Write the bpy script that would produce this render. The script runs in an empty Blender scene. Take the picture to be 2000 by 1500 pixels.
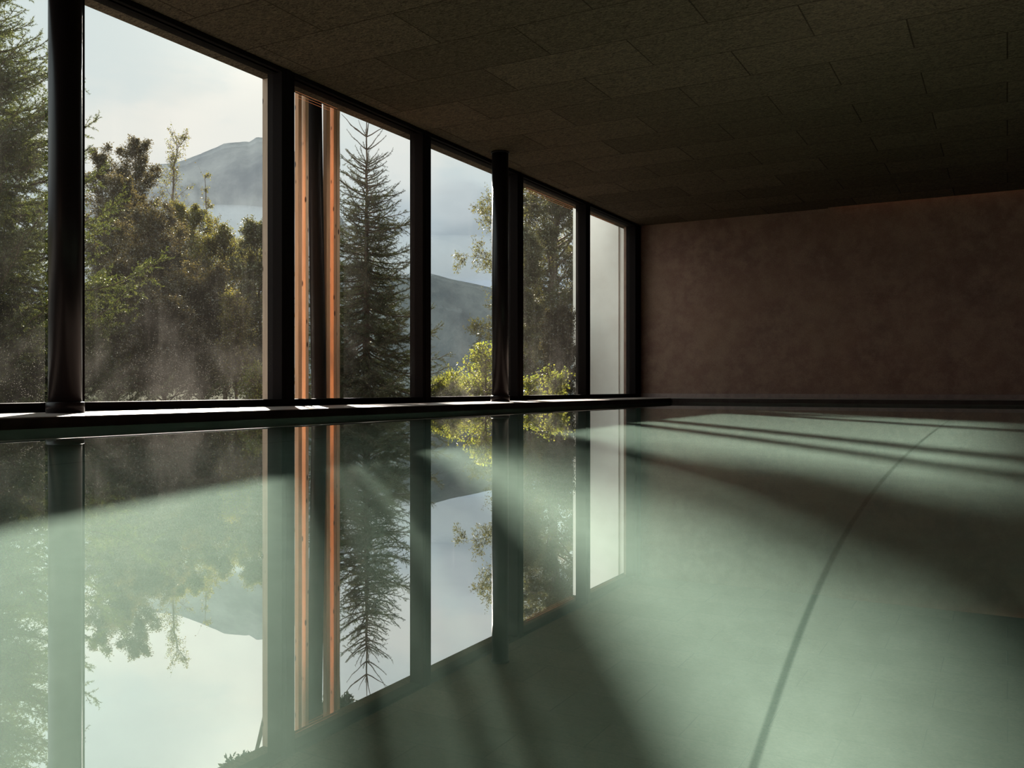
import bpy, math, random
import numpy as np
from mathutils import Vector

sc = bpy.context.scene
COL = sc.collection
R = math.radians

# ------------------------------------------------------------------ camera
EYE = 0.209                      # eye height above the water
YAW = R(28.94)
F_PX = 1750.0
cam_d = bpy.data.cameras.new('camera')
cam_d.sensor_width = 36.0
cam_d.lens = F_PX / 2000 * 36
cam_d.shift_y = 8 / 2000
cam_d.clip_start = 0.02
cam_d.clip_end = 5000
cam = bpy.data.objects.new('camera', cam_d)
COL.objects.link(cam)
cam.location = (0, 0, EYE)
cam.rotation_euler = (R(90), 0, YAW)
sc.camera = cam

# ------------------------------------------------------------------ colour management
sc.view_settings.view_transform = 'Standard'
sc.view_settings.look = 'None'
sc.view_settings.gamma = 1.0
sc.view_settings.use_curve_mapping = False
sc.view_settings.exposure = 0.0
sc.cycles.use_denoising = True
sc.cycles.max_bounces = 10
sc.cycles.diffuse_bounces = 4
sc.cycles.glossy_bounces = 4
sc.cycles.transmission_bounces = 6
sc.cycles.transparent_max_bounces = 12
sc.cycles.volume_bounces = 1
sc.cycles.sample_clamp_indirect = 6.0
sc.cycles.blur_glossy = 0.2

# ------------------------------------------------------------------ sun
SUN_AZ, SUN_EL = R(-45.3), R(23.3)
sun_vec = Vector((math.sin(SUN_AZ) * math.cos(SUN_EL), math.cos(SUN_AZ) * math.cos(SUN_EL), math.sin(SUN_EL)))
sd = bpy.data.lights.new('sun', 'SUN')
sd.energy = 30.0
sd.color = (1.0, 0.91, 0.80)
sd.angle = R(2.2)
try:
    sd.cycles.is_caustics_light = True
except Exception as ex:
    print('no caustics light', ex)
sun = bpy.data.objects.new('sun', sd)
COL.objects.link(sun)
sun.rotation_euler = sun_vec.to_track_quat('Z', 'Y').to_euler()
sun.location = sun_vec * 60


def ray(x, y):
    """unit-depth direction of a photograph pixel, in world axes"""
    r = (x - 1000) / F_PX
    return Vector((r * math.cos(YAW) - math.sin(YAW), r * math.sin(YAW) + math.cos(YAW), -(y - 758) / F_PX))


def P(x, y, d):
    return Vector((0, 0, EYE)) + ray(x, y) * d


# ------------------------------------------------------------------ world: bright hazy sky with clouds
class NT:
    def __init__(self, tree):
        self.t = tree
        self.t.nodes.clear()

    def n(self, kind, **kw):
        nd = self.t.nodes.new(kind)
        for k, v in kw.items():
            if k.startswith('i_'):
                key = k[2:]
                key = int(key) if key.isdigit() else key.replace('_', ' ')
                nd.inputs[key].default_value = v
            else:
                setattr(nd, k, v)
        return nd

    def l(self, a, b):
        self.t.links.new(a, b)

    def math(self, op, a, b=None, c=None, clamp=False):
        nd = self.t.nodes.new('ShaderNodeMath')
        nd.operation = op
        nd.use_clamp = clamp
        for i, v in enumerate((a, b, c)):
            if v is None:
                continue
            if isinstance(v, (int, float)):
                nd.inputs[i].default_value = v
            else:
                self.l(v, nd.inputs[i])
        return nd.outputs[0]

    def mix(self, fac, a, b, blend='MIX'):
        nd = self.t.nodes.new('ShaderNodeMix')
        nd.data_type = 'RGBA'
        nd.blend_type = blend
        for s, v in ((0, fac), (6, a), (7, b)):
            if isinstance(v, (int, float)):
                nd.inputs[s].default_value = v
            elif isinstance(v, (tuple, list)):
                nd.inputs[s].default_value = tuple(v) + ((1,) if len(v) == 3 else ())
            else:
                self.l(v, nd.inputs[s])
        return nd.outputs[2]

    def ramp(self, fac, stops, interp='LINEAR'):
        nd = self.t.nodes.new('ShaderNodeValToRGB')
        cr = nd.color_ramp
        cr.interpolation = interp
        while len(cr.elements) < len(stops):
            cr.elements.new(0.5)
        for e, (p, c) in zip(cr.elements, stops):
            e.position = p
            c = (c, c, c) if isinstance(c, (int, float)) else c
            e.color = tuple(c) + (1,)
        self.l(fac, nd.inputs[0])
        return nd.outputs[0]


def smooth(nt, v, a, b):
    nd = nt.t.nodes.new('ShaderNodeMapRange')
    nd.interpolation_type = 'SMOOTHSTEP'
    nd.inputs['From Min'].default_value = a
    nd.inputs['From Max'].default_value = b
    nt.l(v, nd.inputs['Value'])
    return nd.outputs[0]


w = bpy.data.worlds.new('sky')
sc.world = w
w.use_nodes = True
nt = NT(w.node_tree)
tc = nt.n('ShaderNodeTexCoord')
sep = nt.n('ShaderNodeSeparateXYZ')
nt.l(tc.outputs['Generated'], sep.inputs[0])
el = sep.outputs[2]
base = nt.ramp(nt.math('MULTIPLY', el, 2.0, clamp=True), [
    (0.0, (.40, .48, .56)), (.20, (.42, .52, .62)), (.36, (.55, .65, .70)), (.52, (.68, .77, .78)), (.75, (.66, .78, .80)), (1.0, (.55, .68, .74))])


def dirdot(x, y):
    v = ray(x, y).normalized()
    nd = nt.n('ShaderNodeVectorMath', operation='DOT_PRODUCT')
    nt.l(tc.outputs['Generated'], nd.inputs[0])
    nd.inputs[1].default_value = v
    return nd.outputs['Value']


mp = nt.n('ShaderNodeMapping')
nt.l(tc.outputs['Generated'], mp.inputs[0])
mp.inputs['Scale'].default_value = (1, 1, 2.6)
mp.inputs['Location'].default_value = (0.35, 0.1, 0.2)
nz = nt.n('ShaderNodeTexNoise', i_Scale=4.2, i_Detail=9, i_Roughness=.55)
nt.l(mp.outputs[0], nz.inputs['Vector'])
nz2 = nt.n('ShaderNodeTexNoise', i_Scale=9.0, i_Detail=8, i_Roughness=.55)
nt.l(mp.outputs[0], nz2.inputs['Vector'])
cloud = smooth(nt, nz.outputs[0], .47, .63)
col = nt.mix(nt.math('MULTIPLY', cloud, .75), base, (.80, .84, .80))
# single puffs where the photograph shows them
def puff(x, y, rad_px, colr, amt, wob=.35):
    global col
    d = dirdot(x, y)
    r = math.radians(rad_px / F_PX * 57.3)
    ang = nt.math('ARCCOSINE', d)
    k = nt.math('DIVIDE', ang, r)
    k = nt.math('ADD', k, nt.math('MULTIPLY', nt.math('SUBTRACT', nz2.outputs[0], .5), wob * 8))
    m = nt.math('MULTIPLY', smooth(nt, nt.math('SUBTRACT', 1.6, k), 0.0, 1.1), amt)
    col = nt.mix(m, col, colr)
puff(330, 195, 45, (.86, .87, .82), .55)
puff(385, 190, 45, (.86, .87, .82), .50)
puff(250, 300, 90, (.92, .90, .84), .6)
puff(520, 240, 120, (.95, .94, .88), .8)
puff(780, 300, 70, (.90, .90, .86), .6)
puff(480, 440, 80, (.44, .53, .62), .8, .2)
puff(760, 450, 60, (.42, .50, .56), .7, .2)
puff(905, 480, 75, (.30, .38, .44), .85, .3)
puff(880, 400, 40, (.60, .67, .70), .6, .3)
v = sun_vec
gd = nt.n('ShaderNodeVectorMath', operation='DOT_PRODUCT')
nt.l(tc.outputs['Generated'], gd.inputs[0])
gd.inputs[1].default_value = v
gl = nt.math('POWER', nt.math('MAXIMUM', gd.outputs['Value'], 0.0), 40.0)
col = nt.mix(nt.math('MULTIPLY', gl, .35, clamp=True), col, (1.0, .96, .86))
gl2 = nt.math('POWER', nt.math('MAXIMUM', gd.outputs['Value'], 0.0), 400.0)
back = smooth(nt, nt.math('MULTIPLY', sep.outputs[1], -1.0), -.05, .45)
col = nt.mix(1.0, col, nt.mix(back, (.95, .95, .95), (2.9, 2.8, 2.65)), 'MULTIPLY')
bg = nt.n('ShaderNodeBackground')
nt.l(nt.mix(1.0, col, nt.mix(gl2, (0, 0, 0), (.5, .45, .35)), 'ADD'), bg.inputs['Color'])
bg.inputs['Strength'].default_value = 1.0
wo = nt.n('ShaderNodeOutputWorld')
nt.l(bg.outputs[0], wo.inputs[0])


# ------------------------------------------------------------------ helpers
def tag(o, label=None, cat=None, group=None, kind=None):
    if label: o['label'] = label
    if cat: o['category'] = cat
    if group: o['group'] = group
    if kind: o['kind'] = kind
    return o


def empty(name, loc):
    o = bpy.data.objects.new(name, None)
    o.empty_display_size = .2
    o.location = loc
    COL.objects.link(o)
    return o


def link_mesh(name, me, mat, parent=None):
    o = bpy.data.objects.new(name, me)
    if mat: me.materials.append(mat)
    COL.objects.link(o)
    if parent is not None:
        o.parent = parent
        o.matrix_parent_inverse.identity()
        o.location = -parent.location if True else (0, 0, 0)   # geometry is written in world axes
    return o


class MB:
    """collects boxes, prisms and tubes, builds ONE mesh object"""
    def __init__(self):
        self.v, self.f = [], []

    def box(self, a, b):
        (x0, y0, z0), (x1, y1, z1) = a, b
        i = len(self.v)
        self.v += [(x0, y0, z0), (x1, y0, z0), (x1, y1, z0), (x0, y1, z0), (x0, y0, z1), (x1, y0, z1), (x1, y1, z1), (x0, y1, z1)]
        for q in ((0, 3, 2, 1), (4, 5, 6, 7), (0, 1, 5, 4), (1, 2, 6, 5), (2, 3, 7, 6), (3, 0, 4, 7)):
            self.f.append([i + k for k in q])
        return self

    def lathe(self, c, prof, n=48):
        i = len(self.v)
        for r, z in prof:
            for k in range(n):
                a = 2 * math.pi * k / n
                self.v.append((c[0] + r * math.cos(a), c[1] + r * math.sin(a), c[2] + z))
        m = len(prof)
        for j in range(m - 1):
            for k in range(n):
                k2 = (k + 1) % n
                self.f.append([i + j * n + k, i + j * n + k2, i + (j + 1) * n + k2, i + (j + 1) * n + k])
        self.f.append([i + k for k in range(n)][::-1])
        self.f.append([i + (m - 1) * n + k for k in range(n)])
        return self

    def tube(self, p0, p1, r0, r1=None, n=24):
        r1 = r0 if r1 is None else r1
        p0, p1 = Vector(p0), Vector(p1)
        d = (p1 - p0).normalized()
        u = d.orthogonal().normalized()
        w_ = d.cross(u)
        i = len(self.v)
        for p, r in ((p0, r0), (p1, r1)):
            for k in range(n):
                a = 2 * math.pi * k / n
                self.v.append(tuple(p + (u * math.cos(a) + w_ * math.sin(a)) * r))
        for k in range(n):
            k2 = (k + 1) % n
            self.f.append([i + k, i + k2, i + n + k2, i + n + k])
        self.f.append([i + k for k in range(n)][::-1])
        self.f.append([i + n + k for k in range(n)])
        return self

    def build(self, name, mat, parent=None, bevel=0, smooth_=False):
        me = bpy.data.meshes.new(name)
        me.from_pydata(self.v, [], self.f)
        me.update()
        o = link_mesh(name, me, mat, parent)
        if smooth_:
            for p in me.polygons:
                p.use_smooth = len(p.vertices) == 4
        if bevel:
            m = o.modifiers.new('bevel', 'BEVEL')
            m.width = bevel
            m.segments = 2
            m.limit_method = 'ANGLE'
        return o


def np_mesh(name, verts, faces, mat, parent=None, smooth_=False):
    """verts (n,3), faces (m,k) numpy"""
    me = bpy.data.meshes.new(name)
    n, (m, k) = len(verts), faces.shape
    me.vertices.add(n)
    me.vertices.foreach_set('co', np.ascontiguousarray(verts, dtype=np.float32).ravel())
    me.loops.add(m * k)
    me.loops.foreach_set('vertex_index', np.ascontiguousarray(faces, dtype=np.int32).ravel())
    me.polygons.add(m)
    me.polygons.foreach_set('loop_start', np.arange(0, m * k, k, dtype=np.int32))
    me.polygons.foreach_set('loop_total', np.full(m, k, dtype=np.int32))
    if smooth_:
        me.polygons.foreach_set('use_smooth', np.ones(m, dtype=bool))
    me.update(calc_edges=True)
    return link_mesh(name, me, mat, parent)


# ------------------------------------------------------------------ materials
def new_mat(name):
    m = bpy.data.materials.new(name)
    m.use_nodes = True
    return m, NT(m.node_tree)


def out(nt, sh):
    o = nt.n('ShaderNodeOutputMaterial')
    nt.l(sh, o.inputs['Surface'])
    return o


def principled(nt, color, rough=.6, spec=.5, metallic=0.0, bump=None, bstr=.3, bdist=.01):
    p = nt.n('ShaderNodeBsdfPrincipled')
    if isinstance(color, tuple):
        p.inputs['Base Color'].default_value = color + (1,)
    else:
        nt.l(color, p.inputs['Base Color'])
    if isinstance(rough, (int, float)):
        p.inputs['Roughness'].default_value = rough
    else:
        nt.l(rough, p.inputs['Roughness'])
    p.inputs['Specular IOR Level'].default_value = spec
    p.inputs['Metallic'].default_value = metallic
    if bump is not None:
        b = nt.n('ShaderNodeBump', i_Strength=bstr, i_Distance=bdist)
        nt.l(bump, b.inputs['Height'])
        nt.l(b.outputs[0], p.inputs['Normal'])
    return p.outputs[0]


def pos(nt, scale=(1, 1, 1)):
    g = nt.n('ShaderNodeNewGeometry')
    m = nt.n('ShaderNodeMapping')
    nt.l(g.outputs['Position'], m.inputs[0])
    m.inputs['Scale'].default_value = scale
    return m.outputs[0]


def noise(nt, vec, scale, detail=4, rough=.5):
    n_ = nt.n('ShaderNodeTexNoise', i_Scale=scale, i_Detail=detail, i_Roughness=rough)
    nt.l(vec, n_.inputs['Vector'])
    return n_.outputs[0]


def mat_frame(name='dark_steel', c=(.009, .0065, .006), rough=.8):
    m, nt = new_mat(name)
    out(nt, principled(nt, c, rough, .04))
    return m


def mat_column():
    m, nt = new_mat('column_paint')
    out(nt, principled(nt, (.009, .006, .006), .33, .15))
    return m


def mat_wall():
    m, nt = new_mat('brown_plaster')
    p = pos(nt)
    big = noise(nt, p, 1.1, 6, .62)
    mid = noise(nt, p, 5.0, 6, .7)
    c = nt.ramp(big, [(.30, (.145, .082, .066)), (.50, (.185, .104, .080)), (.70, (.220, .134, .092))])
    c = nt.mix(smooth(nt, mid, .35, .7), c, (.235, .148, .108))
    fine = noise(nt, p, 70, 4, .6)
    c = nt.mix(.35, c, nt.ramp(fine, [(.3, (.3, .3, .3)), (.7, (.8, .8, .8))]), 'OVERLAY')
    h = nt.math('ADD', nt.math('MULTIPLY', mid, .6), nt.math('MULTIPLY', fine, .4))
    out(nt, principled(nt, c, .8, .2, bump=h, bstr=.35, bdist=.02))
    return m


def mat_ceiling():
    m, nt = new_mat('wood_wool_panels')
    p = pos(nt)
    mp_ = nt.n('ShaderNodeMapping')
    nt.l(p, mp_.inputs[0])
    mp_.inputs['Location'].default_value = (3.15 + 1.26 * 8, -6.335 + .617 * 20, 0)
    br = nt.n('ShaderNodeTexBrick', offset=.5, offset_frequency=2, squash=1)
    nt.l(mp_.outputs[0], br.inputs['Vector'])
    br.inputs['Color1'].default_value = (.060, .043, .028, 1)
    br.inputs['Color2'].default_value = (.085, .061, .041, 1)
    br.inputs['Mortar'].default_value = (.02, .012, .008, 1)
    br.inputs['Scale'].default_value = 1
    br.inputs['Mortar Size'].default_value = .006
    br.inputs['Mortar Smooth'].default_value = .4
    br.inputs['Brick Width'].default_value = 1.26
    br.inputs['Row Height'].default_value = .617
    v = nt.n('ShaderNodeTexNoise', i_Scale=85, i_Detail=5, i_Distortion=1.5)
    mp2 = nt.n('ShaderNodeMapping')
    nt.l(p, mp2.inputs[0])
    mp2.inputs['Scale'].default_value = (.35, 1, 1)
    nt.l(mp2.outputs[0], v.inputs['Vector'])
    c = nt.mix(.8, br.outputs['Color'], nt.ramp(v.outputs[0], [(.34, .02), (.5, .52), (.66, .98)]), 'OVERLAY')
    c = nt.mix(nt.math('MULTIPLY', noise(nt, p, .8, 3), .35), c, (.075, .054, .038))
    h = nt.math('SUBTRACT', nt.math('MULTIPLY', v.outputs[0], .25), nt.math('MULTIPLY', br.outputs['Fac'], 1.0))
    out(nt, principled(nt, c, .95, .05, bump=h, bstr=.8, bdist=.006))
    return m


def mat_deck():
    m, nt = new_mat('deck_stone')
    p = pos(nt)
    n1 = noise(nt, p, 6, 5)
    n2 = noise(nt, p, 90, 3)
    c = nt.mix(n1, (.20, .155, .135), (.30, .24, .21))
    c = nt.mix(.2, c, nt.ramp(n2, [(.3, .3), (.7, .8)]), 'OVERLAY')
    out(nt, principled(nt, c, .45, .4, bump=n2, bstr=.1, bdist=.003))
    return m


def mat_basin():
    m, nt = new_mat('green_stone_basin')
    p = pos(nt)
    mp_ = nt.n('ShaderNodeMapping')
    nt.l(p, mp_.inputs[0])
    sepx = nt.n('ShaderNodeSeparateXYZ')
    nt.l(p, sepx.inputs[0])
    # joints between the long stone slabs, running with the window wall every 3 m from x = -0.40
    d = nt.math('ABSOLUTE', nt.math('SUBTRACT', nt.math('PINGPONG', nt.math('ADD', sepx.outputs[0], .40 + 30), 1.5), 0.0))
    j = smooth(nt, d, .012, .003)
    n1 = noise(nt, p, 1.3, 5, .6)
    n2 = noise(nt, p, 14, 5, .6)
    c = nt.mix(n1, (.38, .49, .43), (.47, .56, .48))
    c = nt.mix(.25, c, nt.ramp(n2, [(.3, .4), (.7, .65)]), 'OVERLAY')
    c = nt.mix(nt.math('MULTIPLY', j, .6), c, (.10, .17, .14))
    out(nt, principled(nt, c, .7, .2))
    return m


def mat_water():
    m, nt = new_mat('pool_water')
    g = nt.n('ShaderNodeLayerWeight', i_Blend=.5)
    r = nt.ramp(g.outputs['Facing'], [(0, .02), (.30, .05), (.45, .22), (.60, .50), (.70, .60), (.83, .66), (.93, .76), (.975, .90), (1.0, 1.0)])
    rf = nt.n('ShaderNodeBsdfRefraction', i_IOR=1.333, i_Roughness=0.0)
    rf.inputs['Color'].default_value = (.91, .985, .965, 1)
    gl = nt.n('ShaderNodeBsdfGlossy', i_Roughness=0.0)
    gl.inputs['Color'].default_value = (1, 1, 1, 1)
    mx = nt.n('ShaderNodeMixShader')
    nt.l(r, mx.inputs[0])
    nt.l(rf.outputs[0], mx.inputs[1])
    nt.l(gl.outputs[0], mx.inputs[2])
    out(nt, mx.outputs[0])
    return m


def mat_glass():
    m, nt = new_mat('dusty_window_glass')
    p = pos(nt)
    tr = nt.n('ShaderNodeBsdfTransparent')
    tr.inputs['Color'].default_value = (.97, .98, .97, 1)
    gl = nt.n('ShaderNodeBsdfGlossy', i_Roughness=0.0)
    fr = nt.n('ShaderNodeFresnel', i_IOR=1.18)
    mx = nt.n('ShaderNodeMixShader')
    nt.l(nt.math('MULTIPLY', fr.outputs[0], .8), mx.inputs[0])
    nt.l(tr.outputs[0], mx.inputs[1])
    nt.l(gl.outputs[0], mx.inputs[2])
    # dried splashes and dust, thicker low down and in vertical runs
    dust = nt.n('ShaderNodeBsdfTranslucent')
    dust.inputs['Color'].default_value = (.85, .8, .72, 1)
    s = nt.n('ShaderNodeSeparateXYZ')
    nt.l(p, s.inputs[0])
    low = smooth(nt, s.outputs[2], 1.25, .1)
    st = pos(nt, (1, 7, .6))
    runs = smooth(nt, noise(nt, st, 2.2, 4, .6), .48, .75)
    patch = smooth(nt, noise(nt, p, 1.7, 4, .6), .45, .70)
    vo = nt.n('ShaderNodeTexVoronoi', i_Scale=105)
    nt.l(p, vo.inputs['Vector'])
    spk = smooth(nt, vo.outputs['Distance'], .22, .10)
    spk = nt.math('MULTIPLY', spk, smooth(nt, noise(nt, p, 25, 2), .42, .55))
    a = nt.math('ADD', .004, nt.math('MULTIPLY', runs, .004))
    a = nt.math('ADD', a, nt.math('MULTIPLY', nt.math('MULTIPLY', patch, low), .014))
    a = nt.math('ADD', a, nt.math('MULTIPLY', nt.math('MULTIPLY', spk, nt.math('ADD', low, .25)), .10))
    m2 = nt.n('ShaderNodeMixShader')
    nt.l(a, m2.inputs[0])
    nt.l(mx.outputs[0], m2.inputs[1])
    nt.l(dust.outputs[0], m2.inputs[2])
    out(nt, m2.outputs[0])
    return m


def mat_wood(name, c1, c2):
    m, nt = new_mat(name)
    p = pos(nt, (14, 14, 1.0))
    n1 = noise(nt, p, 2.4, 5, .6)
    c = nt.mix(smooth(nt, n1, .3, .7), c1, c2)
    q = pos(nt, (16, 16, 6.0))
    vo = nt.n('ShaderNodeTexVoronoi', i_Scale=.8, i_Randomness=1.0)
    nt.l(q, vo.inputs['Vector'])
    c = nt.mix(smooth(nt, vo.outputs['Distance'], .17, .08), c, (.06, .025, .012))
    out(nt, principled(nt, c, .6, .3, bump=n1, bstr=.15, bdist=.002))
    return m


def mat_leaf(name, cols, tr=.5, rough=.5):
    m, nt = new_mat(name)
    oi = nt.n('ShaderNodeNewGeometry')
    c = nt.ramp(oi.outputs['Random Per Island'], [(i / max(1, len(cols) - 1), c_) for i, c_ in enumerate(cols)])
    df = nt.n('ShaderNodeBsdfDiffuse')
    nt.l(c, df.inputs[0])
    tl = nt.n('ShaderNodeBsdfTranslucent')
    nt.l(nt.mix(1.0, c, (1.35, 1.3, .7), 'MULTIPLY'), tl.inputs[0])
    mx = nt.n('ShaderNodeMixShader', i_Fac=tr)
    nt.l(df.outputs[0], mx.inputs[1])
    nt.l(tl.outputs[0], mx.inputs[2])
    gl = nt.n('ShaderNodeBsdfGlossy', i_Roughness=.35)
    gl.inputs[0].default_value = (.9, .9, .85, 1)
    m2 = nt.n('ShaderNodeMixShader', i_Fac=.05)
    nt.l(mx.outputs[0], m2.inputs[1])
    nt.l(gl.outputs[0], m2.inputs[2])
    out(nt, m2.outputs[0])
    return m


def mat_plain(name, c1, c2, scale=4, rough=.9, bstr=.3, bdist=.02, spec=.2):
    m, nt = new_mat(name)
    p = pos(nt)
    n1 = noise(nt, p, scale, 6, .6)
    out(nt, principled(nt, nt.mix(smooth(nt, n1, .3, .7), c1, c2), rough, spec, bump=n1, bstr=bstr, bdist=bdist))
    return m


M = dict(
    frame=mat_frame(), column=mat_column(),
    wall=mat_wall(), ceiling=mat_ceiling(), deck=mat_deck(), basin=mat_basin(), water=mat_water(), glass=mat_glass(),
    larch=mat_wood('larch_wood', (.42, .21, .11), (.54, .29, .15)), pine=mat_wood('pale_pine_wood', (.50, .31, .19), (.60, .40, .26)),
    greywood=mat_wood('weathered_wood', (.26, .18, .13), (.34, .24, .17)),
    edge=mat_plain('dark_edge_band', (.030, .020, .018), (.045, .032, .028), 8, .7, .1, .002, .05),
    base=mat_plain('skirting_stone', (.20, .14, .13), (.26, .19, .17), 12, .5),
    outwall=mat_plain('light_concrete', (.74, .67, .60), (.80, .74, .67), 2.5, .9),
    paving=mat_plain('terrace_stone', (.42, .40, .38), (.55, .52, .50), 6, .8),
    ground=mat_plain('grassy_ground', (.05, .06, .02), (.11, .10, .045), 1.4, 1.0, .6, .1),
    bark=mat_plain('grey_bark', (.10, .075, .055), (.19, .15, .12), 20, .95),
    darkbark=mat_plain('dark_bark', (.055, .038, .028), (.10, .07, .05), 30, .95),
)

m_, nt_ = new_mat('strip_reflection_glow')  # emission colour for the reflections drawn as lines behind the glass
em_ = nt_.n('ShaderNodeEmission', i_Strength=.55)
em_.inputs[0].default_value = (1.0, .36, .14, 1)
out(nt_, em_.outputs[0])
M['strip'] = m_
m_, nt_ = new_mat('warm_cove_light')
em_ = nt_.n('ShaderNodeEmission', i_Strength=1.6)
em_.inputs[0].default_value = (1.0, .38, .14, 1)
out(nt_, em_.outputs[0])
M['cove'] = m_

# ------------------------------------------------------------------ the room
XG, XI = -5.30, -5.20            # glass plane and inner face of the frames
ZD, ZC, ZT, ZB = .06, 2.84, 2.80, .118
XE, YE, XR, YB = -4.40, 12.85, 3.2, -3.2      # pool edges
WX, WY, BX, BY = -5.30, 13.73, 4.2, -4.2      # room extents


def struct(o, label=None):
    o['kind'] = 'structure'
    if label: o['label'] = label
    return o


mb = MB()
mb.box((XI - .24, BY, -.02), (XE, WY, ZD)).box((XE, YE, -.02), (XR, WY, ZD)).box((XR, BY, -.02), (BX, WY, ZD)).box((XE, BY, -.02), (XR, YB, ZD))
struct(mb.build('floor', M['deck'], bevel=.004), 'pale stone pool surround running under the windows')

mb = MB().box((XE, YB, -.03), (XE + .008, YE, ZD - .006)).box((XE, YE - .008, -.03), (XR, YE, ZD - .006))
struct(mb.build('trim_10', M['edge'], bevel=.002), 'dark edge band along the rim of the pool')

mb = MB()
mb.box((XI - .24, BY, -1.35), (BX, WY, -1.2))
mb.box((XI - .24, BY, -1.2), (XE, WY, -.02)).box((XE, YE, -1.2), (XR, WY, -.02)).box((XR, BY, -1.2), (BX, WY, -.02)).box((XE, BY, -1.2), (XR, YB, -.02))
basin = struct(mb.build('pool_basin', M['basin']), 'green-grey stone floor and walls of the sunken pool')

wv = np.array([(XE - .002, YB - .002, 0), (XR + .002, YB - .002, 0), (XR + .002, YE + .002, 0), (XE - .002, YE + .002, 0)], dtype=float)
water = np_mesh('pool_water', wv, np.array([[0, 1, 2, 3]]), M['water'])
tag(water, 'still clear teal water surface filling the indoor pool', 'water', kind='stuff')
try:
    water.cycles.is_caustics_caster = True
    basin.cycles.is_caustics_receiver = True
except Exception as ex:
    print('caustics flags', ex)

mb = MB().box((-5.55, BY, ZC), (BX, WY - .07, ZC + .3)).box((-5.55, WY - .07, ZC), (-2.3, WY + .3, ZC + .3)).box((-2.3, WY - .07, ZC + .12), (BX, WY + .3, ZC + .3))
o = MB().box((-2.2, WY - .065, ZC + .085), (BX - .05, WY - .055, ZC + .095)).build('strip_or_reflection', M['cove'])
tag(o, 'hidden warm light line in the slot along the top of the far wall', 'light strip')
struct(mb.build('ceiling', M['ceiling']), 'dark ceiling of staggered wood wool panels')
struct(MB().box((-5.50, WY, ZD), (BX, WY + .3, ZC)).box((-2.3, WY, ZC), (BX, WY + .04, ZC + .12)).build('wall_back', M['wall']), 'brown textured plaster wall at the far end of the pool')
struct(MB().box((BX, BY, -.02), (BX + .2, WY, ZC)).build('wall_right', M['wall']))
struct(MB().box((-5.55, BY - .2, -.02), (BX, BY, ZC)).build('wall_front', M['wall']))
struct(MB().box((WX + .1, WY - .012, ZD), (BX, WY, ZD + .062)).build('baseboard_back', M['base'], bevel=.002), 'low pinkish stone skirting along the far wall')

MULL = [(13.48, 13.725)] + [(y, y + .15) for y in (11.56, 9.545, 7.53, 5.51, 3.57, 1.475, -.54, -2.555)]
# header and base rails with the glass, bay by bay
for i, ((a0, a1), (b0, b1)) in enumerate(zip(MULL[1:], MULL[:-1])):
    y0, y1 = a1, b0
    wn = empty('window_%d' % (i + 1), (XG, y0, ZD))
    struct(wn, 'tall fixed window pane in a dark metal frame, bay %s from the far corner' % ('first', 'second', 'third', 'fourth', 'fifth', 'sixth', 'seventh', 'eighth')[i])
    mb = MB().box((XG - .05, y0, ZT), (XI - .03, y1, ZC)).box((XI - .06, y0, ZT - .0), (XI, y1, ZC))
    mb.build('head_rail', M['frame'], wn, bevel=.003)
    mb = MB().box((XG - .05, y0, ZD), (XI, y1, ZB))
    mb.build('base_rail', M['frame'], wn, bevel=.003)
    gv = np.array([(XG, y0, ZB), (XG, y1, ZB), (XG, y1, ZT), (XG, y0, ZT)], dtype=float)
    np_mesh('glass_pane', gv, np.array([[0, 1, 2, 3]]), M['glass'], wn)
for i, (a, b) in enumerate(MULL):
    mb = MB().box((XG - .06, a, ZD), (XI, b, ZC))
    mb.box((XI, a + .045, ZD), (XI + .006, b - .045, ZC))
    struct(mb.build('trim_%d' % (i + 1), M['frame'], bevel=.003), 'dark metal mullion between two window panes')
struct(MB().box((-5.55, BY, ZD), (XI, -2.555, ZC)).build('wall_left', M['wall']))

for (px, yy, lab) in ((129, 3.41, 'thick round dark steel column nearest the viewer in front of the windows'),
                      (977, 8.68, 'slim-looking round dark steel column standing farther along the window wall')):
    c = empty('round_column', (-4.95, yy, ZD))
    tag(c, lab, 'column', 'round steel columns along the windows')
    MB().lathe((-4.95, yy, ZD), [(.0925, 0), (.0925, ZC - ZD)], 64).build('shaft', M['column'], c, smooth_=True)
    MB().lathe((-4.95, yy, ZD), [(.106, 0), (.106, .062), (.103, .066), (.0926, .066)], 64).build('base_collar', M['column'], c, smooth_=True)
    MB().lathe((-4.95, yy, ZC - .018), [(.0926, 0), (.103, .001), (.103, .018)], 64).build('top_collar', M['column'], c, smooth_=True)

# ------------------------------------------------------------------ outside, against the windows
def yat(x, X):
    r = ray(x, 758)
    return r.y * X / r.x


fin = MB().box((-5.56, 5.655, -.05), (-5.41, 5.76, 3.0)).build('timber_post', M['greywood'], bevel=.004)
tag(fin, 'weathered timber post right behind the wide mullion, seen at its left edge', 'post')
SL = [(575, 583, 590, 'greywood', 'larch'), (590, 597, 603, 'greywood', 'pine'), (632, 638, 645, 'larch', 'larch'), (645, 652, 657, 'pine', 'larch'), (657.5, 658, 664, 'pine', 'pine')]
names = ['orange timber slat, first right of the wide mullion', 'pale knotty timber slat left of the dark leaning pipe', 'reddish timber slat right of the dark leaning pipe',
         'timber slat second right of the dark leaning pipe', 'pale outermost timber slat with the spruce beside it']
XF = -5.56
screen = empty('timber_screen', (XF, yat(600, XF), -.05))
tag(screen, 'screen of vertical orange and pale timber slats with gaps beside the wide mullion', 'slat screen')
for k, ((xa, xb, xc, m1, m2), lab) in enumerate(zip(SL, names)):
    ya, yb = yat(xb, XF), yat(xc, XF)
    dx = .045 if k < 4 else .10
    o = MB().box((XF - dx, ya, -.05), (XF, yb, 3.0)).build('timber_slat', M[m2], screen, bevel=.003)
    o['label'] = lab
p0 = P(622, 783, 0)
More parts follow.
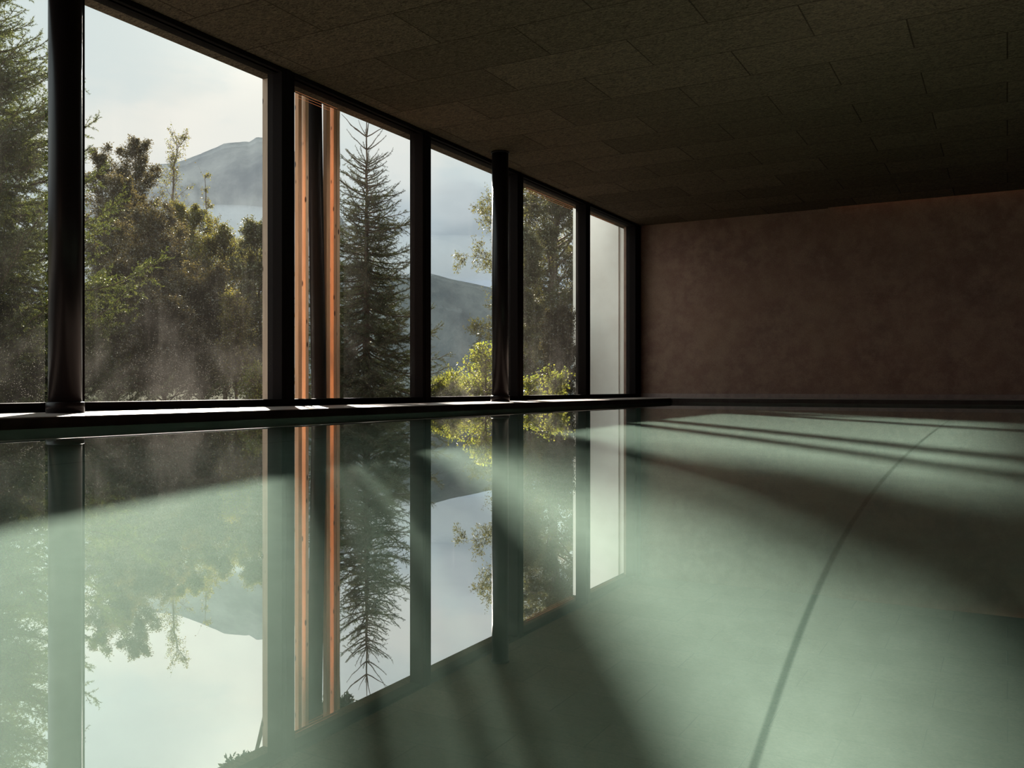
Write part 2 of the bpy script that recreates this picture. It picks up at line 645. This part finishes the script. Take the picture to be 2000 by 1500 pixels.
def onplane(x, y, X):
    v = ray(x, y)
    s = X / v.x
    return Vector((X, v.y * s, EYE + v.z * s))
pa, pb = onplane(614, 200, -5.60), onplane(623, 783, -5.60)
dd = (pa - pb).normalized()
o = MB().tube(pb - dd * .2, pa + dd * .25, .068).build('drain_pipe', M['frame'], smooth_=True)
tag(o, 'dark slightly leaning metal pipe between the timber slats', 'pipe')

for k, (x0, x1, lab) in enumerate(((577, 659, 'thin orange reflection of a light strip, copied as glowing lines across the top of the timber slats'), (1028, 1122, 'thin orange reflection of a light strip, copied as glowing lines across the top of the willow window'),
                                (1155, 1201, 'thin reflection of a light strip, copied as a glowing line across the pale wall at the top of the last pane'))):
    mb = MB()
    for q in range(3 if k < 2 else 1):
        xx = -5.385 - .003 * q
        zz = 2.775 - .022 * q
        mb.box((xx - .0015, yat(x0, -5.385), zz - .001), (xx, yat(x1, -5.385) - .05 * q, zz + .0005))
    o = mb.build('strip_or_reflection', M['strip'])  # glowing lines stand in for strip-light reflections in the glass
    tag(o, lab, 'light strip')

mb = MB().box((-6.45, 13.80, -.1), (-5.62, 14.1, 3.3)).box((-5.62, 13.84, -.1), (-5.36, 14.1, 3.3))
tag(mb.build('wing_wall', M['outwall'], bevel=.006), 'light grey concrete wing wall filling the last window pane', 'wall', kind='structure')
struct(MB().box((-8.2, -6, -.15), (-5.36, 13.8, -.02)).build('terrace', M['paving']), 'pale stone terrace strip outside the windows')

# ------------------------------------------------------------------ terrain
def sstep(x, a, b):
    t = np.clip((x - a) / (b - a), 0, 1)
    return t * t * (3 - 2 * t)


def ground_z(X, Y):
    r = np.hypot(X, Y)
    az = np.degrees(np.arctan2(X, Y))
    left = sstep(-az, 38, 47)
    rise = np.clip((r - 15) * .16, 0, 3.2) * left
    fall = -np.clip((r - 17) * .22, 0, 45) * (1 - left) - np.clip(r - 40, 0, 300) * .2 * left
    return -.06 + rise + fall + .05 * np.sin(X * 1.3) * np.sin(Y * 1.1)


gx = np.concatenate([-np.geomspace(110, 8, 60), np.linspace(-7.9, -5.36, 6)])
gy = np.concatenate([np.linspace(-8, 30, 70), np.geomspace(31, 130, 24)])
X, Y = np.meshgrid(gx, gy)
Z = ground_z(X, Y)
vv = np.stack([X, Y, Z], -1).reshape(-1, 3)
nx, ny = len(gx), len(gy)
ii = np.arange(ny - 1)[:, None] * nx + np.arange(nx - 1)[None]
ff = np.stack([ii, ii + 1, ii + nx + 1, ii + nx], -1).reshape(-1, 4)
struct(np_mesh('garden_ground', vv, ff, M['ground'], smooth_=True), 'grassy ground falling away beyond the terrace')

# ------------------------------------------------------------------ plants
def tubes(name, segs, mat, parent, n=5):
    """segs (k, 8): p0 p1 r0 r1"""
    s = np.asarray(segs, dtype=float)
    p0, p1, r0, r1 = s[:, :3], s[:, 3:6], s[:, 6], s[:, 7]
    d = p1 - p0
    d /= np.linalg.norm(d, axis=1)[:, None] + 1e-9
    ref = np.where(np.abs(d[:, 2:3]) < .9, [[0, 0, 1.]], [[1., 0, 0]])
    u = np.cross(d, ref)
    u /= np.linalg.norm(u, axis=1)[:, None]
    w_ = np.cross(d, u)
    a = np.arange(n) * 2 * math.pi / n
    ring = u[:, None] * np.cos(a)[None, :, None] + w_[:, None] * np.sin(a)[None, :, None]
    v0 = p0[:, None] + ring * r0[:, None, None]
    v1 = p1[:, None] + ring * r1[:, None, None]
    v = np.concatenate([v0, v1], 1).reshape(-1, 3)
    base_ = np.arange(len(s))[:, None] * 2 * n
    k = np.arange(n)
    f = np.stack([k, (k + 1) % n, (k + 1) % n + n, k + n], -1)
    f = (base_[:, :, None] + f[None]).reshape(-1, 4)
    return np_mesh(name, v, f, mat, parent, True)


def leaves(name, pts, dirs, size, width, mat, parent, rng, curl=.25):
    """rhombic leaves at pts pointing along dirs"""
    pts = np.asarray(pts); dirs = np.asarray(dirs)
    k = len(pts)
    rnd = rng.normal(size=(k, 3))
    s = np.cross(dirs, rnd)
    s /= np.linalg.norm(s, axis=1)[:, None] + 1e-9
    nrm = np.cross(s, dirs)
    L = size * rng.uniform(.65, 1.3, k)[:, None]
    W = L * width
    a = pts
    b = pts + dirs * L * .45 + s * W * .5 + nrm * L * curl * .3
    c = pts + dirs * L
    d = pts + dirs * L * .45 - s * W * .5 + nrm * L * curl * .3
    v = np.stack([a, b, c, d], 1).reshape(-1, 3)
    f = np.arange(k * 4).reshape(k, 4)
    return np_mesh(name, v, f, mat, parent)


def needles(name, segs, mat, parent, rng, step=.006, ln=.016, wd=.0022, fwd=.7):
    s = np.asarray(segs, dtype=float)
    p0, p1 = s[:, :3], s[:, 3:6]
    L = np.linalg.norm(p1 - p0, axis=1)
    cnt = np.maximum(1, (L / step).astype(int))
    idx = np.repeat(np.arange(len(s)), cnt)
    t = rng.random(len(idx))
    d = (p1 - p0)[idx] / (L[idx][:, None] + 1e-9)
    p = p0[idx] + (p1 - p0)[idx] * t[:, None]
    rnd = rng.normal(size=(len(idx), 3))
    rad = np.cross(d, rnd)
    rad /= np.linalg.norm(rad, axis=1)[:, None] + 1e-9
    dn = d * fwd + rad
    dn /= np.linalg.norm(dn, axis=1)[:, None]
    side = np.cross(dn, rng.normal(size=(len(idx), 3)))
    side /= np.linalg.norm(side, axis=1)[:, None] + 1e-9
    l = (ln * rng.uniform(.7, 1.25, len(idx)))[:, None]
    v = np.stack([p - side * wd * .5, p + side * wd * .5, p + dn * l], 1).reshape(-1, 3)
    f = np.arange(len(idx) * 3).reshape(-1, 3)
    return np_mesh(name, v, f, mat, parent)


def unit(v):
    return v / (np.linalg.norm(v) + 1e-9)


def conifer(base_, H, prof, seed, label, leafmat, spacing=.012, tw=.03, twl=.35, nstep=.006, nlen=.016, nwid=.0025, pitch=(50, -15), droop=.25, rt=.05, hmin=.1, cat='tree', name='spruce_tree', group=None, upturn=.3, leader=0.0, tilt=.35, skip=None):
    """branches leave the trunk one by one in a loose spiral; twigs fan out of each; needles sit on twigs"""
    rng = np.random.default_rng(seed)
    base_ = np.array(base_, float)
    root = empty(name, tuple(base_))
    tag(root, label, cat, group)
    n = 26
    pts = [base_ + np.array([0, 0, H * i / n]) + rng.normal(0, .004, 3) * [1, 1, 0] for i in range(n + 1)]
    trunk = [(*pts[i], *pts[i + 1], rt * (1 - i / n) + .004, rt * (1 - (i + 1) / n) + .004) for i in range(n)]
    tubes('trunk', trunk, M['darkbark'], root, 10)
    br, twigs = [], []
    hs = []
    h = hmin
    while h < H - leader:
        hs.append((h, prof(H - h) * rng.uniform(.55, 1.12) * (1.25 if rng.random() < .06 else 1)))
        h += spacing * rng.uniform(.4, 1.6)
    if leader:
        for node, k, L in ((.02, 5, .26), (.30, 5, .34), (.55, 5, .36)):
            for q in range(k):
                hs.append((H - leader + node * leader, L * rng.uniform(.7, 1.15)))
    for i_, (h, L) in enumerate(hs):
        t = h / H
        az = i_ * 2.4 + rng.normal(0, .3)
        if L < .04 or (skip and skip(az, h)): continue
        bare = 1.0 if h >= H - leader and leader else 0.0
        pi = R(pitch[1] + (pitch[0] - pitch[1]) * t ** 2.0 + rng.normal(0, 7))
        dr = np.array([math.cos(az) * math.cos(pi), math.sin(az) * math.cos(pi), math.sin(pi)])
        p = base_ + np.array([0, 0, h])
        m = max(4, int(L / .08))
        P_ = [p]
        for s_ in range(1, m + 1):
            u_ = s_ / m
            P_.append(p + dr * L * u_ + np.array([0, 0, (-droop * 4 * u_ * (1 - u_) * (1 - t) + upturn * (u_ ** 3)) * L * .5]) + rng.normal(0, .004, 3))
        rr = .009 * (L / .8) ** .5
        for s_ in range(m):
            br.append((*P_[s_], *P_[s_ + 1], rr * (1 - s_ / m) + .0022, rr * (1 - (s_ + 1) / m) + .0022))
            if not bare and (s_ + 1) / m > .2 or (bare and h < H - leader * .6):
                twigs.append((*P_[s_], *P_[s_ + 1], 0, 0))
        if bare: continue
        dens = 1.0 if t < .72 else .45
        nt_ = int(L / tw * dens)
        for j in range(nt_):
            u_ = .12 + .86 * (j + rng.random()) / max(1, nt_)
            if u_ >= 1: continue
            i0 = min(m - 1, int(u_ * m))
            pp = P_[i0] + (P_[i0 + 1] - P_[i0]) * (u_ * m - i0)
            ax = unit(P_[i0 + 1] - P_[i0])
            sd_ = unit(np.cross(ax, [0, 0, 1.0])) * (1 if j % 2 else -1)
            tl = min(twl * L ** .6 * (1.08 - u_) ** .6 * rng.uniform(.4, 1.15), .55 * L)
            if tl < .015: continue
            td = unit(ax * .8 + sd_ * rng.uniform(.3, 1.0) + np.array([0, 0, rng.normal(-.10, tilt)]))
            e1 = pp + td * tl * .5
            e2 = e1 + unit(td + rng.normal(0, .15, 3)) * tl * .5
            twigs.append((*pp, *e1, 0, 0)); twigs.append((*e1, *e2, 0, 0))
            br.append((*pp, *e1, .0018, .0014)); br.append((*e1, *e2, .0014, .001))
            if tl > .09:
                for z in range(int(tl / .04)):
                    f_ = rng.uniform(.15, .9)
                    q0 = pp + (e2 - pp) * f_
                    sd2 = unit(np.cross(td, [0, 0, 1.0])) * rng.choice([-1, 1])
                    d2 = unit(td * .8 + sd2 * .8 + rng.normal(0, .3, 3))
                    q1 = q0 + d2 * tl * .38 * (1.1 - f_)
                    twigs.append((*q0, *q1, 0, 0))
    tubes('branches', br, M['darkbark'], root, 4)
    o = needles('needles', twigs, leafmat, root, rng, nstep, nlen, nwid)
    print(label[:40], 'needles', len(o.data.polygons))
    return root


def broadleaf(base_, top, label, seed, leafmat, barkmat, crown, nb=26, blen=1.0, hfrac=.3, leafsize=.03, lw=.6, perTwig=6, twigs_per=6, subs=8, r0=.04, up=.6, cat='tree', name='birch_tree', group=None, sag=0.0, stemwob=.02, ctrl=None):
    """one stem, curved branches, side shoots, twigs and single leaves; crown(t) = branch length factor at trunk fraction t"""
    rng = np.random.default_rng(seed)
    base_ = np.array(base_, float)
    top = np.array(top, float)
    root = empty(name, tuple(base_))
    tag(root, label, cat, group)
    segs_t, segs, lp, ld = [], [], [], []
    H = np.linalg.norm(top - base_)
    n = 14
    ctrl = np.array(ctrl, float) if ctrl is not None else (base_ + top) / 2 + rng.normal(0, stemwob * H, 3) * [1, 1, .2]
    TP = [(1 - u) ** 2 * base_ + 2 * u * (1 - u) * ctrl + u * u * top + rng.normal(0, .003 * H, 3) * (0 < i < n) for i, u in enumerate(np.linspace(0, 1, n + 1))]
    for i in range(n):
        segs_t.append((*TP[i], *TP[i + 1], r0 * (1 - i / n) ** .8 + .004, r0 * (1 - (i + 1) / n) ** .8 + .004))

    def twig(q0, d2, l2, k=1.0):
        for y in range(twigs_per):
            s0 = q0 + d2 * l2 * rng.random()
            d3 = unit(d2 * .7 + unit(rng.normal(size=3)) * .8 - np.array([0, 0, sag * .5]))
            l3 = (l2 * rng.uniform(.25, .6) + .04) * k
            q1 = s0 + d3 * l3
            segs.append((*s0, *q1, .0016, .001))
            u_ = rng.random(perTwig) ** .7
            lp.append(s0 + (q1 - s0) * u_[:, None] + rng.normal(0, leafsize * .5, (perTwig, 3)))
            dd_ = d3 * .5 + rng.normal(0, .7, (perTwig, 3)) + np.array([0, 0, -.15])
            ld.append(dd_ / np.linalg.norm(dd_, axis=1)[:, None])
    for q in range(nb):
        t = min(.99, hfrac + (1 - hfrac) * (q + rng.random()) / nb)
        i0 = min(n - 1, int(t * n))
        p = TP[i0] + (TP[i0 + 1] - TP[i0]) * (t * n - i0)
        L = blen * crown(t) * rng.uniform(.5, 1.2)
        if L < .05: continue
        az = q * 2.4 + rng.normal(0, .4)
        d = unit(np.array([math.cos(az), math.sin(az), up + rng.normal(0, .25)]))
        m = 6
        cur, dcur = p, d
        rr = max(.004, r0 * (1 - t) * .45)
        for k in range(m):
            dcur = unit(dcur + rng.normal(0, .13, 3) + np.array([0, 0, .07 - sag * k / m]))
            nx_ = cur + dcur * L / m
            segs.append((*cur, *nx_, rr * (1 - k / m) + .002, rr * (1 - (k + 1) / m) + .002))
            for z in range(max(1, int(subs * (k + 1) / m / 2 + rng.random()))):
                o0 = cur + (nx_ - cur) * rng.random()
                d2 = unit(dcur * .8 + unit(np.cross(dcur, rng.normal(size=3))) * .8 + np.array([0, 0, .12 - sag]))
                l2 = (L * .40 * (1.1 - k / m) + .05) * rng.uniform(.5, 1.2)
                c2 = o0
                for a_ in range(3):
                    d2 = unit(d2 + rng.normal(0, .18, 3) - np.array([0, 0, sag * .3]))
                    c3 = c2 + d2 * l2 / 3
                    segs.append((*c2, *c3, .003, .0022))
                    c2 = c3
                twig(o0, unit(c2 - o0), l2)
            cur = nx_
    twig(TP[-3], unit(TP[-1] - TP[-3]), np.linalg.norm(TP[-1] - TP[-3]))
    tubes('trunk', segs_t, barkmat, root, 8)
    tubes('branches', segs, barkmat, root, 3)
    lp = np.concatenate(lp)
    ld = np.concatenate(ld)
    leaves('foliage', lp, ld, leafsize, lw, leafmat, root, rng)
    print(label[:40], 'leaves', len(lp))
    return root


LF = dict(
    spruce=mat_leaf('spruce_needles', [(.016, .024, .010), (.030, .038, .014), (.050, .052, .020)], .30),
    fir=mat_leaf('fir_needles', [(.016, .026, .007), (.040, .055, .014), (.085, .090, .028)], .45),
    darkfir=mat_leaf('dark_needles', [(.012, .016, .007), (.024, .030, .012)], .25),
    olive=mat_leaf('olive_leaves', [(.045, .046, .012), (.085, .088, .022), (.13, .115, .032), (.05, .03, .015)], .50),
    brown=mat_leaf('brownish_leaves', [(.030, .026, .014), (.055, .045, .022), (.040, .028, .018), (.080, .068, .024)], .45),
    bright=mat_leaf('bright_green_leaves', [(.08, .11, .015), (.13, .15, .03), (.17, .165, .04), (.10, .11, .02)], .60),  # lighter yellow-green leaf tones
    yellow=mat_leaf('yellowing_leaves', [(.11, .095, .015), (.15, .12, .025), (.06, .075, .015)], .55),
    willow=mat_leaf('willow_leaves', [(.045, .050, .022), (.075, .075, .030), (.06, .05, .024), (.10, .105, .04)], .45),
)


def gbase(x, d):
    p = P(x, 758, d)
    return (p.x, p.y, float(ground_z(np.array(p.x), np.array(p.y))))


# ------------------------------------------------------------------ mountains beyond the valley
def ridge(pts, d0, depth, zbase, seed, rough, mat, name, label, n=170, m=36):
    rng = np.random.default_rng(seed)
    xs = np.linspace(pts[0][0], pts[-1][0], n)
    ys = np.interp(xs, [p[0] for p in pts], [p[1] for p in pts])
    from mathutils import noise as mn
    V = []
    for j in range(-6, m + 1):
        for i, (x, y) in enumerate(zip(xs, ys)):
            if j < 0:
                d = d0 + depth * (-j) / 6
                u = -j / 6
            else:
                u = j / m
                d = d0 - depth * u
            dv = ray(x, y)
            zt = EYE + dv.z * d0
            g = Vector((dv.x, dv.y, 0)) * d
            f = (1 - u) ** 1.25
            z = zbase + (zt - zbase) * f
            nz_ = mn.fractal(Vector((g.x, g.y, 0)) / (d0 * .09) + Vector((seed, 0, 0)), .9, 2.0, 6)
            amp = rough * (zt - zbase)
            z += amp * nz_ * (.12 if j == 0 else min(1, abs(u) * 5 + .1))
            V.append((g.x, g.y, z))
    V = np.array(V)
    rows = m + 7
    order = np.arange(rows * n).reshape(rows, n)
    order[:6] = order[:6]
    ii = np.arange(rows - 1)[:, None] * n + np.arange(n - 1)[None]
    F = np.stack([ii, ii + 1, ii + n + 1, ii + n], -1).reshape(-1, 4)
    # rows -6..-1 run outward from far to near already
    o = np_mesh(name, V, F, mat, None, True)
    o['kind'] = 'structure'
    o['label'] = label
    return o


rock = mat_plain('bare_rock', (.20, .20, .21), (.36, .35, .34), .03, .95, .8, 3.0)
forest = mat_plain('wooded_slope', (.10, .11, .115), (.16, .17, .165), .12, 1.0, .8, 2.0)
ridge([(100, 440), (180, 395), (250, 350), (302, 322), (356, 309), (392, 298), (437, 280), (476, 276), (488, 278), (501, 269), (545, 271), (580, 300), (630, 370), (690, 460), (760, 520), (860, 560)],
      420, 190, -25, 3, .10, rock, 'mountain', 'hazy rocky mountain peak above the thicket')
ridge([(600, 640), (700, 575), (780, 540), (843, 535), (892, 548), (962, 562), (1050, 590), (1150, 640), (1250, 700)],
      260, 110, -40, 5, .07, forest, 'mountain', 'hazy blue wooded hillside right of the middle mullion')
ridge([(640, 700), (760, 625), (843, 590), (900, 602), (940, 640), (1000, 670), (1100, 720), (1250, 780)],
      170, 60, -40, 8, .08, forest, 'mountain', 'nearer darker wooded spur below the hillside')


def hazemat(name, dens, aniso, col_=(1, 1, 1)):
    m, nt = new_mat(name)
    vs = nt.n('ShaderNodeVolumeScatter')
    vs.inputs['Color'].default_value = col_ + (1,)
    vs.inputs['Density'].default_value = dens
    vs.inputs['Anisotropy'].default_value = aniso
    o = nt.n('ShaderNodeOutputMaterial')
    nt.l(vs.outputs[0], o.inputs['Volume'])
    return m


# valley haze: a wedge of air between the garden and the mountains
vv, ff = [], []
azs = np.radians(np.linspace(-68, -18, 9))
for r_, zl, zh in ((70, -60, 24), (520, -60, 170)):
    for a_ in azs:
        vv.append((r_ * math.sin(a_), r_ * math.cos(a_), zl))
        vv.append((r_ * math.sin(a_), r_ * math.cos(a_), zh))
k = len(azs)
quads = []
for i in range(k - 1):
    a0, a1 = 2 * i, 2 * i + 2
    quads += [(a0, a0 + 1, a1 + 1, a1), (a0 + 2 * k, a1 + 2 * k, a1 + 1 + 2 * k, a0 + 1 + 2 * k), (a0 + 1, a0 + 1 + 2 * k, a1 + 1 + 2 * k, a1 + 1), (a0, a1, a1 + 2 * k, a0 + 2 * k)]
quads += [(0, 2 * k, 2 * k + 1, 1), (2 * k - 2, 2 * k - 1, 4 * k - 1, 4 * k - 2)]
o = np_mesh('valley_haze', np.array(vv), np.array(quads), hazemat('valley_haze', .0072, .35, (.80, .90, 1.0)))
tag(o, 'pale haze filling the valley between garden and mountains', 'haze', kind='stuff')
for (x, y, d, sx, sz, dens) in ((455, 445, 250, 26, 6, .05), (330, 470, 330, 30, 8, .04), (740, 500, 230, 24, 6, .03), (900, 505, 290, 40, 7, .03)):
    c = P(x, y, d)
    mb = []
    me = bpy.data.meshes.new('mist_bank')
    import bmesh
    bm = bmesh.new()
    bmesh.ops.create_icosphere(bm, subdivisions=3, radius=1)
    bm.to_mesh(me); bm.free()
    o = link_mesh('mist_bank', me, hazemat('mist', dens, .3, (.90, .95, 1.0)))
    o.location = c
    o.scale = (sx, sx * .5, sz)
    o.rotation_euler = (0, 0, YAW + .1)
    tag(o, 'soft white mist bank lying in the valley below the mountains', 'mist', kind='stuff')

# the spruce in the middle
b = gbase(716, 10.8)
tp = P(714, 222, 10.8)
def spr(h):
    return float(np.interp(h, [0, .25, .6, 1.1, 1.7, 2.4, 3.2, 4], [.10, .20, .34, .46, .62, .78, 1.1, 1.2]))
conifer(b, tp.z - b[2], spr, 7,
        'slender spruce with a bare spiky leader rising behind the middle window', LF['spruce'], spacing=.0105, tw=.026, twl=.36, nstep=.0045, nlen=.019, nwid=.0048,
        pitch=(46, -14), droop=.25, upturn=.25, hmin=.1, leader=.62, tilt=.55)

# big fir close to the glass at the left edge of the view
b = gbase(-95, 8.3)
tp = P(-95, -250, 8.3)
conifer(b, tp.z - b[2], lambda h: float(np.interp(h, [0, .8, 1.5, 2.0, 2.4, 3, 4, 5.2], [.1, .60, .80, .95, 1.15, 1.30, 1.75, 2.15])), 21,
        'large dense fir with drooping sprays at the left edge, partly behind the thick column', LF['fir'], spacing=.0115, tw=.030, twl=.42, nstep=.0048, nlen=.022, nwid=.0060,
        pitch=(30, -8), droop=.3, upturn=.4, rt=.11, hmin=.15, name='fir_tree', tilt=.45, skip=lambda az, h: math.cos(az - R(210)) > .5)

# dark fir behind the slats
b = gbase(640, 13.5)
tp = P(640, 400, 13.5)
conifer(b, tp.z - b[2], lambda h: min(.50, .1 + .35 * h), 33,
        'dark conifer whose edge shows between the pale slat and the slender spruce', LF['darkfir'], spacing=.03, tw=.035, twl=.45, nstep=.006, nlen=.026, nwid=.007,
        pitch=(30, -10), hmin=.1, name='fir_tree')

# two pines added to shade the pool, rooted behind mullion and slats; crowns unseen above the window head
b = gbase(655, 20)
tp = P(658, -62, 20)
broadleaf(b, tuple(tp), 'tall straight pine behind the timber slats, its crown above the window head', 55, LF['darkfir'], M['darkbark'], lambda t: 1.0,
          nb=60, blen=.50, hfrac=.73, leafsize=.11, lw=.5, perTwig=8, twigs_per=5, subs=6, r0=.10, up=.15, name='added_shade_pine', stemwob=.0)
b = gbase(549, 26)
tp = P(440, -60, 26)
broadleaf(b, tuple(tp), 'farther tall pine leaning left from behind the wide mullion, its crown above the window head', 56, LF['darkfir'], M['darkbark'], lambda t: 1.0,
          nb=110, blen=.62, hfrac=.70, leafsize=.14, lw=.5, perTwig=7, twigs_per=5, subs=6, r0=.12, up=.2, name='added_shade_pine', stemwob=.0, ctrl=tuple(P(549, 60, 26)))

BK, DB = M['bark'], M['darkbark']
def tree(x, ytop, d, lab, seed, leaf, bark=BK, crown=None, xb=None, **kw):
    b = gbase(x if xb is None else xb, d)
    t = P(x, ytop, d)
    return broadleaf(b, tuple(t), lab, seed, LF[leaf], bark, crown or (lambda t: 1.0 - .75 * t), **kw)

G1 = 'young birches and shrubs in the thicket'
tp1 = dict(group=G1)
tree(345, 268, 18, 'thin bare-topped birch standing out above the thicket against the mountain', 101, 'olive', crown=lambda t: 1.0 - .72 * t, nb=30, blen=1.0, leafsize=.032, perTwig=3, twigs_per=3, subs=5, r0=.05, hfrac=.35, up=1.1, **tp1)
tree(400, 345, 17, 'thin pole-like young birch right beside the tallest birch', 102, 'olive', crown=lambda t: 1.0 - .9 * t, nb=12, blen=.6, leafsize=.03, perTwig=3, twigs_per=3, subs=4, r0=.03, hfrac=.4, up=1.2, **tp1)
tree(265, 292, 19, 'bushy brownish birch left of the tallest birch', 103, 'brown', crown=lambda t: 1.15 - .80 * t, nb=60, blen=1.25, leafsize=.034, perTwig=7, twigs_per=6, r0=.06, hfrac=.25, up=.9, **tp1)
tree(196, 300, 17, 'birch with sparse leafy top emerging right of the thick column', 104, 'brown', crown=lambda t: 1.0 - .8 * t, nb=46, blen=1.0, leafsize=.032, perTwig=6, twigs_per=5, r0=.045, hfrac=.3, up=.9, **tp1)
tree(235, 370, 15, 'dark brown-green young tree low in the thicket near the fir', 105, 'brown', crown=lambda t: 1.1 - .75 * t, nb=54, blen=1.0, leafsize=.032, perTwig=7, twigs_per=6, r0=.04, hfrac=.15, up=.8, **tp1)
tree(372, 425, 15.5, 'green-topped shrubby tree in the centre of the thicket', 106, 'olive', crown=lambda t: 1.15 - .7 * t, nb=60, blen=1.0, leafsize=.030, perTwig=8, twigs_per=6, r0=.035, hfrac=.1, up=.8, **tp1)
tree(440, 482, 13.8, 'wide dense leafy bush forming the right shoulder of the thicket', 107, 'olive', crown=lambda t: 1.2 - .6 * t, nb=66, blen=.95, leafsize=.028, perTwig=9, twigs_per=6, r0=.03, hfrac=.06, up=.7, name='bush', cat='bush', **tp1)
tree(500, 455, 12.6, 'upright leafy bush against the timber post', 108, 'willow', crown=lambda t: 1.0 - .6 * t, nb=54, blen=.62, leafsize=.028, perTwig=7, twigs_per=6, r0=.03, hfrac=.1, up=1.0, name='bush', cat='bush', **tp1)
tree(300, 455, 12.8, 'brown shaded bush in the middle of the thicket', 109, 'brown', crown=lambda t: 1.2 - .6 * t, nb=66, blen=.95, leafsize=.028, perTwig=9, twigs_per=6, r0=.03, hfrac=.05, up=.7, name='bush', cat='bush', **tp1)
tree(395, 560, 11.6, 'low dark bush in front of the thicket below the tallest birch', 110, 'brown', crown=lambda t: 1.1 - .5 * t, nb=60, blen=.66, leafsize=.026, perTwig=8, twigs_per=6, r0=.025, hfrac=.03, up=.6, name='bush', cat='bush', **tp1)
tree(462, 600, 10.8, 'yellowing slender shrub low beside the timber post', 111, 'yellow', crown=lambda t: 1.0 - .4 * t, nb=40, blen=.34, leafsize=.022, perTwig=4, twigs_per=5, r0=.015, hfrac=.1, up=1.2, name='shrub', cat='shrub', **tp1)
tree(222, 540, 11.6, 'low brown bush at the foot of the thicket beside the fir sprays', 112, 'brown', crown=lambda t: 1.1 - .5 * t, nb=60, blen=.70, leafsize=.026, perTwig=8, twigs_per=6, r0=.025, hfrac=.03, up=.6, name='bush', cat='bush', **tp1)
tree(320, 620, 10.4, 'lowest dark bush right above the window sill', 113, 'brown', crown=lambda t: 1.1 - .5 * t, nb=60, blen=.60, leafsize=.024, perTwig=8, twigs_per=6, r0=.02, hfrac=.02, up=.5, name='bush', cat='bush', **tp1)
tree(508, 738, 9.2, 'small bright green shrub at the foot of the timber post', 114, 'bright', crown=lambda t: 1.0, nb=34, blen=.19, leafsize=.022, perTwig=5, twigs_per=4, subs=5, r0=.008, hfrac=.02, up=.9, name='shrub', cat='shrub')

# right-hand side
tree(1088, 150, 18.5, 'tall willow with a leaning trunk filling the sixth window', 201, 'willow', crown=lambda t: 1.15 - .4 * t, nb=120, blen=1.65, leafsize=.058, lw=.32, perTwig=11, twigs_per=7, r0=.12, hfrac=.16, up=.35, sag=.10, xb=1060, name='willow_tree')
tree(1030, 470, 16.2, 'lower leafy willow in front of the tall willow trunk', 202, 'willow', crown=lambda t: 1.1 - .5 * t, nb=54, blen=.55, leafsize=.036, lw=.4, perTwig=8, twigs_per=6, r0=.04, hfrac=.1, up=.8, name='willow_tree')
tree(1092, 620, 14.6, 'shaded bush at the foot of the tall willow', 203, 'brown', crown=lambda t: 1.1 - .5 * t, nb=54, blen=.38, leafsize=.030, perTwig=8, twigs_per=6, r0=.03, hfrac=.05, up=.6, name='bush', cat='bush')
tree(1086, 742, 12.8, 'small bright leafy sapling in the sixth window', 204, 'bright', crown=lambda t: 1.0, nb=18, blen=.17, leafsize=.032, lw=.8, perTwig=3, twigs_per=3, subs=4, r0=.010, hfrac=.2, up=.6, name='sapling')
tree(1036, 748, 12.8, 'small bright sapling at the left of the sixth window', 205, 'bright', crown=lambda t: 1.0, nb=14, blen=.15, leafsize=.032, lw=.8, perTwig=3, twigs_per=3, subs=4, r0=.010, hfrac=.2, up=.6, name='sapling')
tree(948, 690, 12.0, 'spreading light green maple sapling left of the farther column', 206, 'bright', crown=lambda t: 1.25 - .8 * t, nb=26, blen=.50, leafsize=.030, lw=.8, perTwig=3, twigs_per=3, subs=5, r0=.016, hfrac=.10, up=.45, name='sapling')
for k, (x, y, d, lab) in enumerate(((862, 768, 11.2, 'low bright green shrub at the right edge of the middle mullion'), (896, 766, 12.4, 'low bright green shrub in the middle of the verge'), (925, 764, 13.9, 'low bright green shrub beside the maple sapling'),
                                   (955, 766, 12.9, 'low bright green shrub at the foot of the farther column'))):
    tree(x, y, d, lab, 210 + k, 'bright', crown=lambda t: 1.0, nb=46, blen=.30, leafsize=.022, perTwig=7, twigs_per=5, subs=6, r0=.008, hfrac=.0, up=.35, name='shrub', cat='shrub', group='low shrubs on the verge')
